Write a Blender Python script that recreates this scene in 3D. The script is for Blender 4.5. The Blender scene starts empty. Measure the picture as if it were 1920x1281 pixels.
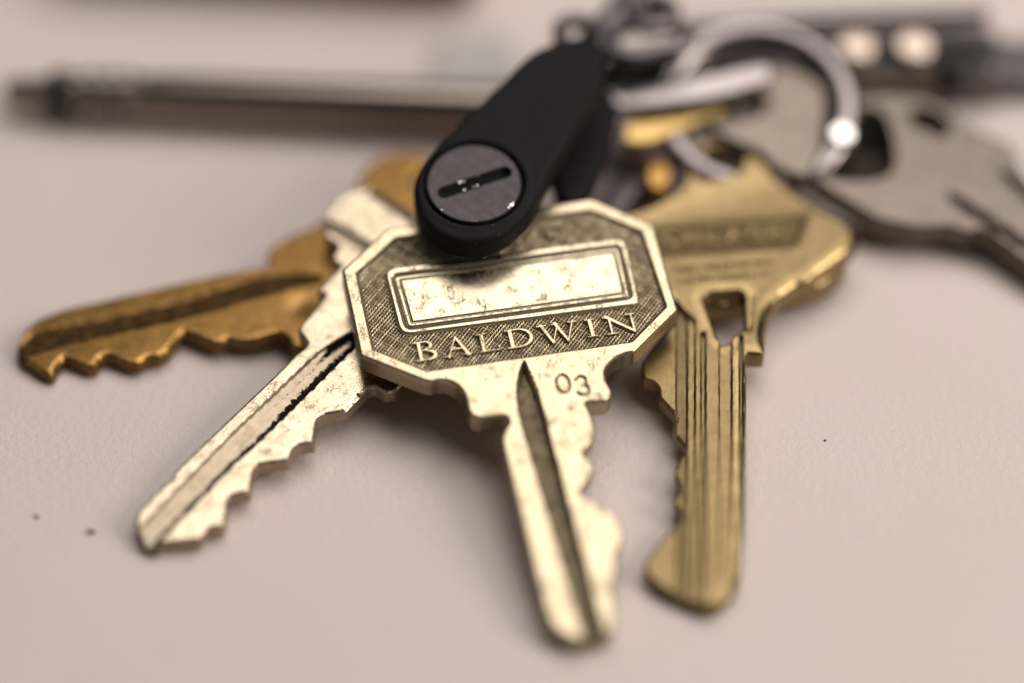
import bpy, math, random
import numpy as np
from mathutils import Matrix, Vector

S = bpy.context.scene
C = S.collection
S.unit_settings.scale_length = 0.01          # one unit is one centimetre; the outlines below are in millimetres
MM = 0.1
random.seed(4)

# ------------------------------------------------------------------ camera, light, exposure
cam = bpy.data.cameras.new('camera')
cam.sensor_width = 36.0
cam.lens = 36.0 * 278.0 / 96.0
cam.clip_start, cam.clip_end = 0.5, 500
cam.dof.use_dof = True
cam.dof.focus_distance = 280.0 * MM
cam.dof.aperture_fstop = cam.lens * 1e-3 / (2 * 14.0 * MM)     # a lens opening of 28 mm
cam.dof.aperture_blades = 0
camo = bpy.data.objects.new('camera', cam); C.objects.link(camo)
camo.location = Vector((0.0, -188.1081, 205.0433)) * MM
camo.rotation_euler = (math.radians(45), 0, 0)
S.camera = camo

W = bpy.data.worlds.new('World'); S.world = W; W.use_nodes = True
W.node_tree.nodes['Background'].inputs[0].default_value = (1.0, 0.93, 0.88, 1)
W.node_tree.nodes['Background'].inputs[1].default_value = 0.06

def lamp(name, loc, target, sx, sy, power, col):
    l = bpy.data.lights.new(name, 'AREA'); l.shape = 'RECTANGLE'; l.size = sx * MM; l.size_y = sy * MM
    l.energy = power; l.color = col
    o = bpy.data.objects.new(name, l); C.objects.link(o)
    o.location = Vector(loc) * MM
    o.rotation_euler = (Vector(target) - Vector(loc)).to_track_quat('-Z', 'Y').to_euler()
    return o
lamp('ceiling_panel', (170, 225, 540), (150, 200, 0), 700, 500, 31000, (1.0, 0.945, 0.905))
lamp('side_window', (520, -110, 345), (0, 10, 0), 250, 250, 20000, (1.0, 0.92, 0.84))

S.view_settings.view_transform = 'Standard'
S.view_settings.look = 'None'
S.view_settings.exposure = 0.0
S.view_settings.gamma = 1.0

# ------------------------------------------------------------------ materials
def nodes(name):
    m = bpy.data.materials.new(name); m.use_nodes = True
    nt = m.node_tree; b = nt.nodes['Principled BSDF']
    def N(t, **kw):
        n = nt.nodes.new(t)
        for k, v in kw.items():
            if k.startswith('i_'):
                k = k[2:]; n.inputs[int(k) if k.isdigit() else k.replace('_', ' ')].default_value = v
            else: setattr(n, k, v)
        return n
    return m, nt, b, N, nt.links.new
def math_(N, L, op, a, b=None, clamp=False):
    n = N('ShaderNodeMath', operation=op, use_clamp=clamp)
    for i, v in enumerate((a, b)):
        if v is None: continue
        if isinstance(v, (int, float)): n.inputs[i].default_value = v
        else: L(v, n.inputs[i])
    return n.outputs[0]
def ramp(N, L, src, stops):
    r = N('ShaderNodeValToRGB'); L(src, r.inputs[0])
    e = r.color_ramp.elements
    for k, (p, c) in enumerate(stops):
        if k >= 2: e.new(p)
        e[k].position = p; e[k].color = (c, c, c, 1) if isinstance(c, (int, float)) else (*c, 1)
    return r.outputs[0]
def mixc(N, L, fac, a, b):
    n = N('ShaderNodeMix', data_type='RGBA')
    if isinstance(fac, (int, float)): n.inputs[0].default_value = fac
    else: L(fac, n.inputs[0])
    for i, v in ((6, a), (7, b)):
        if isinstance(v, tuple): n.inputs[i].default_value = (*v, 1)
        else: L(v, n.inputs[i])
    return n.outputs[2]

def metal(name, base, base2, tarnish, rough=0.3, speck=0.5, scratch=0.5, patch=0.5, bump=0.15):
    """worn cast metal: tone patches, dark pits, hairline scratches, tarnish where attribute 'dirt' says, crust where 'grime' says"""
    m, nt, b, N, L = nodes(name)
    co = N('ShaderNodeTexCoord').outputs['Object']
    def noise(scale, detail=3, rough_=0.5, dist=0.0, off=0.0, vec=None):
        mp = N('ShaderNodeMapping'); L(vec or co, mp.inputs[0]); mp.inputs[1].default_value = (off, off * 1.7, off * .6)
        n = N('ShaderNodeTexNoise', i_Scale=scale, i_Detail=detail, i_Roughness=rough_, i_Distortion=dist); L(mp.outputs[0], n.inputs['Vector'])
        return n.outputs[0]
    big = noise(5.0, 5, 0.6, 0.6)
    col = mixc(N, L, math_(N, L, 'MULTIPLY', ramp(N, L, big, [(0.38, 0), (0.66, 1)]), patch), base, base2)
    # pits
    fine = noise(85.0, 2, 0.5, 0, 3.1); area = noise(9.0, 4, 0.65, 0.4, 7.7)
    pit = math_(N, L, 'MULTIPLY', ramp(N, L, fine, [(0.58, 0), (0.63, 1)]), ramp(N, L, area, [(0.40, 0), (0.58, 1)]))
    fleck = math_(N, L, 'MULTIPLY', ramp(N, L, noise(28.0, 2, .5, .3, 1.3), [(0.70, 0), (0.74, 1)]), 0.9)
    pit = math_(N, L, 'MULTIPLY', math_(N, L, 'MAXIMUM', pit, fleck), speck, True)
    # scratches: thin contour lines of stretched noise
    mp = N('ShaderNodeMapping'); L(co, mp.inputs[0]); mp.inputs[2].default_value = (0, 0, .7); mp.inputs[3].default_value = (1, .35, 1)
    s1 = math_(N, L, 'ABSOLUTE', math_(N, L, 'SUBTRACT', noise(14.0, 2, .5, .8, 5.0, mp.outputs[0]), 0.5))
    s2 = math_(N, L, 'ABSOLUTE', math_(N, L, 'SUBTRACT', noise(22.0, 1, .5, .5, 9.0), 0.52))
    line = math_(N, L, 'MAXIMUM', ramp(N, L, s1, [(0.0, 1), (0.045, 0)]), ramp(N, L, s2, [(0.0, 1), (0.05, 0)]))
    line = math_(N, L, 'MULTIPLY', line, ramp(N, L, noise(7.0, 3, .6, 0, 2.2), [(0.5, 0), (0.64, 1)]))
    line = math_(N, L, 'MULTIPLY', line, scratch, True)
    mq = N('ShaderNodeMapping'); L(co, mq.inputs[0]); mq.inputs[3].default_value = (1, .035, 1)
    streak = noise(75.0, 4, .7, .1, 15.0, mq.outputs[0])
    col = mixc(N, L, math_(N, L, 'MULTIPLY', ramp(N, L, streak, [(.42, 0), (.68, 1)]), .45), col, base2)
    dirt_shade = N('ShaderNodeAttribute', attribute_name='dirt_shade').outputs['Fac']
    grime = N('ShaderNodeAttribute', attribute_name='grime').outputs['Fac']
    dn = math_(N, L, 'MULTIPLY', dirt_shade, ramp(N, L, noise(12.0, 4, .6, 0, 4.4), [(0.25, .75), (0.7, 1)]), True)
    wear = math_(N, L, 'MAXIMUM', dn, math_(N, L, 'MAXIMUM', pit, math_(N, L, 'MULTIPLY', line, .8)))
    col = mixc(N, L, wear, col, tarnish)
    gn = math_(N, L, 'ADD', grime, math_(N, L, 'MULTIPLY', math_(N, L, 'SUBTRACT', noise(26.0, 5, .7, .2, 6.0), .5), 1.1))
    g = math_(N, L, 'MULTIPLY', ramp(N, L, gn, [(0.50, 0), (0.55, 1)]), ramp(N, L, grime, [(0.0, 0), (0.12, 1)]))
    col = mixc(N, L, g, col, (0.012, 0.009, 0.008))
    L(col, b.inputs['Base Color'])
    nonm = math_(N, L, 'MAXIMUM', g, math_(N, L, 'MULTIPLY', wear, .7))
    L(math_(N, L, 'SUBTRACT', 1.0, nonm, True), b.inputs['Metallic'])
    L(math_(N, L, 'SUBTRACT', 0.5, math_(N, L, 'MULTIPLY', math_(N, L, 'MAXIMUM', wear, g), .46), True), b.inputs['Specular IOR Level'])
    r = math_(N, L, 'ADD', math_(N, L, 'MULTIPLY', noise(16.0, 4, .65, .3, 8.0), .22), rough - .11)
    r = math_(N, L, 'ADD', r, math_(N, L, 'MULTIPLY', math_(N, L, 'MAXIMUM', wear, g), .3), True)
    L(r, b.inputs['Roughness'])
    h = math_(N, L, 'SUBTRACT', math_(N, L, 'ADD', math_(N, L, 'MULTIPLY', noise(40.0, 5, .7, 0, 1.0), .35), math_(N, L, 'ADD', math_(N, L, 'MULTIPLY', streak, .45), math_(N, L, 'MULTIPLY', noise(6.0, 2, .5, .4, 12.0), 1.2))), math_(N, L, 'MULTIPLY', math_(N, L, 'MAXIMUM', pit, line), .6))
    bp = N('ShaderNodeBump', i_Strength=bump, i_Distance=0.004); L(h, bp.inputs['Height']); L(bp.outputs[0], b.inputs['Normal'])
    return m

def plain(name, col, rough=0.5, metallic=0.0, spec=0.5, noise_scale=30, var=0.25, bump=0.0, bscale=60, lint=0):
    m, nt, b, N, L = nodes(name)
    co = N('ShaderNodeTexCoord').outputs['Object']
    n = N('ShaderNodeTexNoise', i_Scale=noise_scale, i_Detail=4, i_Roughness=.6); L(co, n.inputs['Vector'])
    c2 = tuple(c * (1 - var) for c in col)
    L(mixc(N, L, ramp(N, L, n.outputs[0], [(.35, 0), (.7, 1)]), col, c2), b.inputs['Base Color'])
    b.inputs['Metallic'].default_value = metallic; b.inputs['Roughness'].default_value = rough
    b.inputs['Specular IOR Level'].default_value = spec
    if lint:
        q = N('ShaderNodeTexNoise', i_Scale=38, i_Detail=2); L(co, q.inputs['Vector'])
        q2 = N('ShaderNodeTexNoise', i_Scale=4, i_Detail=3); L(co, q2.inputs['Vector'])
        k = math_(N, L, 'MULTIPLY', ramp(N, L, q.outputs[0], [(.69, 0), (.74, 1)]), lint)
        k = math_(N, L, 'ADD', k, math_(N, L, 'MULTIPLY', ramp(N, L, q2.outputs[0], [(.4, 0), (.8, 1)]), .025))
        src = b.inputs['Base Color'].links[0].from_socket
        L(mixc(N, L, k, src, (.16, .14, .14)), b.inputs['Base Color'])
    if bump:
        f = N('ShaderNodeTexNoise', i_Scale=bscale, i_Detail=3); L(co, f.inputs['Vector'])
        bp = N('ShaderNodeBump', i_Strength=bump, i_Distance=0.004); L(f.outputs[0], bp.inputs['Height']); L(bp.outputs[0], b.inputs['Normal'])
    return m

M = {}
M['pale_brass'] = metal('pale_brass', (0.585, 0.492, 0.33), (0.41, 0.32, 0.20), (0.075, 0.053, 0.026), .22, .65, .9, .38, .26)
M['white_brass'] = metal('white_brass', (0.74, 0.625, 0.445), (0.45, 0.325, 0.22), (0.07, 0.05, 0.032), .22, .75, .7, .40, .27)
M['brass'] = metal('brass', (0.36, 0.26, 0.125), (0.235, 0.165, 0.075), (0.06, 0.04, 0.016), .22, .6, .5, .6, .3)
M['gold'] = metal('gold', (0.62, 0.42, 0.17), (0.5, 0.33, 0.12), (0.12, 0.075, 0.03), .33, .3, .2, .5, .1)
M['copper'] = metal('copper', (0.56, 0.315, 0.095), (0.33, 0.178, 0.055), (0.012, 0.007, 0.003), .24, .5, .4, .65, .22)
M['nickel'] = metal('nickel', (0.215, 0.18, 0.15), (0.15, 0.125, 0.103), (0.10, 0.08, 0.06), .28, .2, .2, .5, .1)
M['steel'] = metal('steel', (0.34, 0.30, 0.295), (0.26, 0.225, 0.22), (0.15, 0.13, 0.12), .22, .1, .1, .4, .05)
M['dull_steel'] = metal('dull_steel', (0.20, 0.175, 0.175), (0.15, 0.13, 0.13), (0.06, 0.05, 0.05), .38, .2, .2, .4, .1)
M['polished_steel'] = metal('polished_steel', (0.95, 0.90, 0.84), (0.9, 0.85, 0.78), (0.3, 0.25, 0.2), .16, 0, 0, .2, .02)
M['dark_metal'] = metal('dark_metal', (0.055, 0.042, 0.034), (0.03, 0.023, 0.018), (0.02, 0.015, 0.012), .5, .2, .2, .6, .2)  # near black; clasp bar, and the added shade plate under the nickel key
M['highlight_steel'] = metal('highlight_steel', (0.62, 0.50, 0.41), (0.55, 0.45, 0.37), (0.3, 0.25, 0.2), .30, 0, 0, .2, .02)  # highlight colour of the discs on the pocket tool
M['rubber'] = plain('rubber', (0.008, 0.007, 0.009), .62, 0, .15, 40, .2, .10, 120, .35)
M['disc'] = metal('disc', (0.095, 0.08, 0.086), (0.068, 0.058, 0.063), (0.03, 0.027, 0.028), .50, .25, .15, .5, .5)
M['black'] = plain('black', (0.01, 0.009, 0.008), .5)
M['pen'] = plain('pen', (0.32, 0.265, 0.23), .24, 1.0, .5, 20, .15)
M['leather'] = plain('leather', (0.22, 0.088, 0.038), .55, 0, .4, 15, .5, .3, 40)
M['scale'] = plain('scale', (0.22, 0.14, 0.10), .45, 0, .5, 15, .3)
M['card'] = plain('card', (0.58, 0.54, 0.52), .35, 0, .5, 6, .1)
M['crumb'] = plain('crumb', (0.16, 0.12, 0.10), .8)
M['stain'] = plain('stain', (0.50, 0.33, 0.25), .7)

def table_material():
    m, nt, b, N, L = nodes('laminate')
    co = N('ShaderNodeTexCoord').outputs['Object']
    a = N('ShaderNodeTexNoise', i_Scale=.35, i_Detail=4, i_Roughness=.55); L(co, a.inputs['Vector'])
    c = mixc(N, L, ramp(N, L, a.outputs[0], [(.3, 0), (.7, 1)]), (0.76, 0.65, 0.612), (0.715, 0.625, 0.575))
    p = N('ShaderNodeTexNoise', i_Scale=2.2, i_Detail=4, i_Roughness=.6); L(co, p.inputs['Vector'])
    c = mixc(N, L, math_(N, L, 'MULTIPLY', ramp(N, L, p.outputs[0], [(.5, 0), (.75, 1)]), .35), c, (0.73, 0.58, 0.55))
    f = N('ShaderNodeTexNoise', i_Scale=13, i_Detail=5, i_Roughness=.6); L(co, f.inputs['Vector'])
    g = N('ShaderNodeTexNoise', i_Scale=55, i_Detail=3); L(co, g.inputs['Vector'])
    c = mixc(N, L, math_(N, L, 'MULTIPLY', ramp(N, L, g.outputs[0], [(.55, 0), (.75, 1)]), .22), c, (0.42, 0.34, 0.30))
    dq = N('ShaderNodeTexNoise', i_Scale=48, i_Detail=1); L(co, dq.inputs['Vector'])
    c = mixc(N, L, math_(N, L, 'MULTIPLY', ramp(N, L, dq.outputs[0], [(.745, 0), (.77, 1)]), .6), c, (0.20, 0.15, 0.13))
    L(c, b.inputs['Base Color'])
    b.inputs['Roughness'].default_value = .48; b.inputs['Specular IOR Level'].default_value = .35
    h = math_(N, L, 'ADD', f.outputs[0], math_(N, L, 'MULTIPLY', g.outputs[0], .35))
    bp = N('ShaderNodeBump', i_Strength=.6, i_Distance=0.02); L(h, bp.inputs['Height']); L(bp.outputs[0], b.inputs['Normal'])
    return m
M['table'] = table_material()

# ------------------------------------------------------------------ shape helpers (millimetres)
def sd_poly(poly):
    P = np.asarray(poly, float); Q = np.roll(P, -1, 0)
    def f(X, Y):
        d = np.full(X.shape, 1e9); inside = np.zeros(X.shape, bool)
        for (ax, ay), (bx, by) in zip(P, Q):
            ex, ey = bx - ax, by - ay
            t = np.clip(((X - ax) * ex + (Y - ay) * ey) / (ex * ex + ey * ey + 1e-12), 0, 1)
            d = np.minimum(d, (X - ax - t * ex) ** 2 + (Y - ay - t * ey) ** 2)
            if ay != by:
                inside ^= ((ay > Y) != (by > Y)) & (X < ex * (Y - ay) / (by - ay) + ax)
        d = np.sqrt(d)
        return np.where(inside, -d, d)
    return f
def sd_circle(cx, cy, r): return lambda X, Y: np.hypot(X - cx, Y - cy) - r
def sd_strokes(segs):
    """union of straight strokes (x0, y0, x1, y1, w0, w1) with round ends, and rectangles given as 4 numbers"""
    def f(X, Y):
        d = np.full(X.shape, 1e9)
        for s in segs:
            if len(s) == 4:
                x0, y0, x1, y1 = s
                qx = np.abs(X - (x0 + x1) / 2) - abs(x1 - x0) / 2; qy = np.abs(Y - (y0 + y1) / 2) - abs(y1 - y0) / 2
                k = np.hypot(np.maximum(qx, 0), np.maximum(qy, 0)) + np.minimum(np.maximum(qx, qy), 0)
            else:
                x0, y0, x1, y1, w0, w1 = s
                ex, ey = x1 - x0, y1 - y0
                t = np.clip(((X - x0) * ex + (Y - y0) * ey) / (ex * ex + ey * ey + 1e-12), 0, 1)
                k = np.hypot(X - x0 - t * ex, Y - y0 - t * ey) - (w0 + (w1 - w0) * t) / 2
            d = np.minimum(d, k)
        return d
    return f
def rounded(poly, r=0.4, n=3):
    out = []; m = len(poly)
    for i in range(m):
        a, b, c = (np.array(poly[(i + k) % m], float) for k in (-1, 0, 1))
        la, lc = np.linalg.norm(a - b), np.linalg.norm(c - b)
        k = min(r, .42 * la, .42 * lc)
        p, q = b + (a - b) / la * k, b + (c - b) / lc * k
        for j in range(n + 1):
            t = j / n; out.append((1 - t) ** 2 * p + 2 * t * (1 - t) * b + t * t * q)
    return [tuple(v) for v in out]
def sstep(e0, e1, x):
    t = np.clip((x - e0) / (e1 - e0), 0, 1); return t * t * (3 - 2 * t)
def roundover(d, r):
    """height drop near an edge: d is the distance field, negative inside"""
    t = np.clip(1 + d / r, 0, 1); return -r * (1 - np.sqrt(np.clip(1 - t * t, 0, 1)))
def wob(X, Y, k, seed=0):
    """smooth irregularity in -1..1"""
    return (np.sin(X * k + seed) * np.cos(Y * k * 1.3 + 2 * seed) + .6 * np.sin((X + Y) * k * 2.1 + 3 * seed) + .4 * np.cos((X * .7 - Y) * k * 3.7 + seed)) / 2

def mesh_of(name, V, faces3, faces4, attrs=None, sharp=34):
    me = bpy.data.meshes.new(name)
    n3, n4 = len(faces3), len(faces4)
    me.vertices.add(len(V)); me.vertices.foreach_set('co', (np.asarray(V, np.float32) * MM).ravel())
    loops = np.concatenate([np.asarray(faces4, np.int32).ravel(), np.asarray(faces3, np.int32).ravel()]).astype(np.int32)
    me.loops.add(len(loops)); me.loops.foreach_set('vertex_index', loops)
    me.polygons.add(n3 + n4)
    me.polygons.foreach_set('loop_start', np.concatenate([np.arange(n4) * 4, n4 * 4 + np.arange(n3) * 3]).astype(np.int32))
    me.polygons.foreach_set('use_smooth', np.ones(n3 + n4, bool))
    me.update(calc_edges=True)
    if attrs:
        for k, v in attrs.items():
            a = me.attributes.new(k, 'FLOAT', 'POINT'); a.data.foreach_set('value', np.asarray(v, np.float32))
    me.validate()
    if sharp: me.set_sharp_from_angle(angle=math.radians(sharp))
    return me

def link(name, me, mat, parent=None, mtx=None):
    o = bpy.data.objects.new(name, me); C.objects.link(o)
    if mat is not None: me.materials.append(M[mat] if isinstance(mat, str) else mat)
    if parent: o.parent = parent
    if mtx is not None: o.matrix_local = mtx
    return o
def mtx(rows):
    m = Matrix([list(r) for r in rows] + [[0, 0, 0, 1]])
    for i in range(3): m[i][3] *= MM
    return m
def flat(x, y, z, rz=0.0): return Matrix.Translation(Vector((x, y, z)) * MM) @ Matrix.Rotation(rz, 4, 'Z')

def sheet(name, sd, box, h, mat, parent=None, zf=None, zb=-2.0, at=None, back=True, clip=None, m=None, sharp=34, wall=.3):
    """a plate cut to the region sd < 0: relief zf(X, Y, d) -> height or (height, dirt, grime) on top, walls, and a back at zb.
    clip = ('above'|'below', y): keeps one side of a straight joint, without walls along it."""
    x0, y0, x1, y1 = box
    i0, i1, j0, j1 = math.floor(x0 / h) - 1, math.ceil(x1 / h) + 1, math.floor(y0 / h) - 1, math.ceil(y1 / h) + 1
    if clip: 
        jc = round(clip[1] / h)
        if clip[0] == 'above': j0 = jc
        else: j1 = jc
    X, Y = np.meshgrid(np.arange(i0, i1 + 1) * h, np.arange(j0, j1 + 1) * h)
    D0 = sd(X, Y)
    near = np.abs(D0) < .75 * h
    xs, ys = X[near].copy(), Y[near].copy(); e = h * .1
    jrow = np.broadcast_to(np.arange(j0, j1 + 1)[:, None], X.shape)[near]
    for _ in range(3):
        d = sd(xs, ys); gx = (sd(xs + e, ys) - sd(xs - e, ys)) / (2 * e); gy = (sd(xs, ys + e) - sd(xs, ys - e)) / (2 * e)
        if clip: gy = np.where(jrow == jc, 0, gy)
        g2 = np.maximum(gx * gx + gy * gy, .09)
        xs -= np.clip(d * gx / g2, -h * .7, h * .7); ys -= np.clip(d * gy / g2, -h * .7, h * .7)
    X[near], Y[near] = xs, ys
    IN = D0 < .5 * h
    D = np.where(near, np.minimum(sd(X, Y), 0), D0)
    R = zf(X, Y, D) if zf else np.zeros_like(X)
    Z, dirt_shade, grime = R if isinstance(R, tuple) else (R, np.zeros_like(X), np.zeros_like(X))
    nY, nX = X.shape
    idx = np.arange(nX * nY).reshape(nY, nX)
    a, b, c, d_ = idx[:-1, :-1], idx[:-1, 1:], idx[1:, 1:], idx[1:, :-1]
    ia, ib, ic, id_ = IN[:-1, :-1], IN[:-1, 1:], IN[1:, 1:], IN[1:, :-1]
    cnt = ia.astype(int) + ib + ic + id_
    q = cnt == 4
    F4 = np.stack([a[q], b[q], c[q], d_[q]], 1)
    T = []
    for miss, tri in ((ia, (b, c, d_)), (ib, (a, c, d_)), (ic, (a, b, d_)), (id_, (a, b, c))):
        k = (cnt == 3) & ~miss; T.append(np.stack([t[k] for t in tri], 1))
    F3 = np.concatenate(T)
    E = np.concatenate([F4[:, [0, 1]], F4[:, [1, 2]], F4[:, [2, 3]], F4[:, [3, 0]], F3[:, [0, 1]], F3[:, [1, 2]], F3[:, [2, 0]]])
    n = nX * nY
    key = E[:, 0].astype(np.int64) * n + E[:, 1]; rev = E[:, 1].astype(np.int64) * n + E[:, 0]
    B = E[~np.isin(key, rev)]
    if clip:
        row = 0 if clip[0] == 'above' else nY - 1
        on = ((B // nX) == row).all(1); B = B[~on]
    used = np.unique(np.concatenate([F4.ravel(), F3.ravel()]))
    remap = np.full(n, -1); remap[used] = np.arange(len(used))
    V = np.stack([X.ravel()[used], Y.ravel()[used], Z.ravel()[used]], 1)
    F4, F3 = remap[F4], remap[F3]
    bu = np.unique(B); bm = np.full(n, -1); nb = len(bu); base = len(V); bm[bu] = np.arange(nb)
    top = V[remap[bu]]; bot = top.copy(); bot[:, 2] = zb
    walls = np.stack([base + bm[B[:, 1]], base + bm[B[:, 0]], base + nb + bm[B[:, 0]], base + nb + bm[B[:, 1]]], 1)
    dd, gg = dirt_shade.ravel()[used], grime.ravel()[used]
    wd = np.full(nb, wall)
    Vs, A1, A2 = [V, top, bot], [dd, wd, wd], [gg, np.zeros(nb), np.zeros(nb)]
    F4 = np.concatenate([F4, walls])
    if back:
        k = len(V) + 2 * nb; Vb = V.copy(); Vb[:, 2] = zb
        f4 = remap_f = None
        Vs.append(Vb); A1.append(np.zeros(len(Vb))); A2.append(np.zeros(len(Vb)))
        q4 = F4[:len(F4) - len(walls)][:, ::-1] + k; q3 = F3[:, ::-1] + k
        F4 = np.concatenate([F4, q4]); F3 = np.concatenate([F3, q3])
    me = mesh_of(name, np.concatenate(Vs), F3, F4, dict(dirt_shade=np.concatenate(A1), grime=np.concatenate(A2)), sharp)
    return link(name, me, mat, parent, m)

def tube(name, pts, rad, mat, parent=None, closed=False, seg=14, squash=1.0, caps=True):
    P = [Vector(p) for p in pts]; n = len(P)
    rad = [rad] * n if isinstance(rad, (int, float)) else rad
    V, F, up = [], [], Vector((0, 0, 1))
    for i in range(n):
        t = (P[(i + 1) % n] - P[i - 1]) if closed else (P[min(i + 1, n - 1)] - P[max(i - 1, 0)])
        t.normalize(); s = t.cross(up)
        if s.length < 1e-3: s = Vector((1, 0, 0))
        s.normalize(); v = s.cross(t); up = v
        for k in range(seg):
            a = 2 * math.pi * k / seg
            V.append(P[i] + s * math.cos(a) * rad[i] + v * math.sin(a) * rad[i] * squash)
        up = v
    for i in range(n if closed else n - 1):
        j = (i + 1) % n
        for k in range(seg):
            l = (k + 1) % seg; F.append((i * seg + k, i * seg + l, j * seg + l, j * seg + k))
    T = []
    if caps and not closed:
        for i, fl in ((0, 1), (n - 1, 0)):
            c = len(V); V.append(P[i])
            for k in range(seg):
                l = (k + 1) % seg; T.append((c, i * seg + l, i * seg + k) if fl else (c, i * seg + k, i * seg + l))
    me = mesh_of(name, [tuple(v) for v in V], np.array(T, int).reshape(-1, 3), np.array(F, int))
    return link(name, me, mat, parent)
def smooth_pts(pts, closed=False, sub=6):
    P = [np.array(p, float) for p in pts]; n = len(P); out = []
    for i in range(n if closed else n - 1):
        p0, p1, p2, p3 = (P[(i + k) % n] if closed else P[min(max(i + k, 0), n - 1)] for k in (-1, 0, 1, 2))
        for j in range(sub):
            t = j / sub; out.append(.5 * ((2 * p1) + (-p0 + p2) * t + (2 * p0 - 5 * p1 + 4 * p2 - p3) * t * t + (-p0 + 3 * p1 - 3 * p2 + p3) * t ** 3))
    if not closed: out.append(P[-1])
    return [tuple(v) for v in out]

def thing(name, label, cat, m=None, group=None):
    o = bpy.data.objects.new(name, None); C.objects.link(o); o.empty_display_size = .3
    if m is not None: o.matrix_world = m
    o['label'] = label; o['category'] = cat
    group = group or {'key': 'keys of the bunch', 'chain link': 'links above the fob', 'key fob': 'leaves of the black strap'}.get(cat)
    if group: o['group'] = group
    return o
def tag(o, label, cat, group=None):
    o['label'] = label; o['category'] = cat
    if group: o['group'] = group
    return o
def box_of(poly, pad=.3):
    a = np.asarray(poly); return (a[:, 0].min() - pad, a[:, 1].min() - pad, a[:, 0].max() + pad, a[:, 1].max() + pad)

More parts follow.
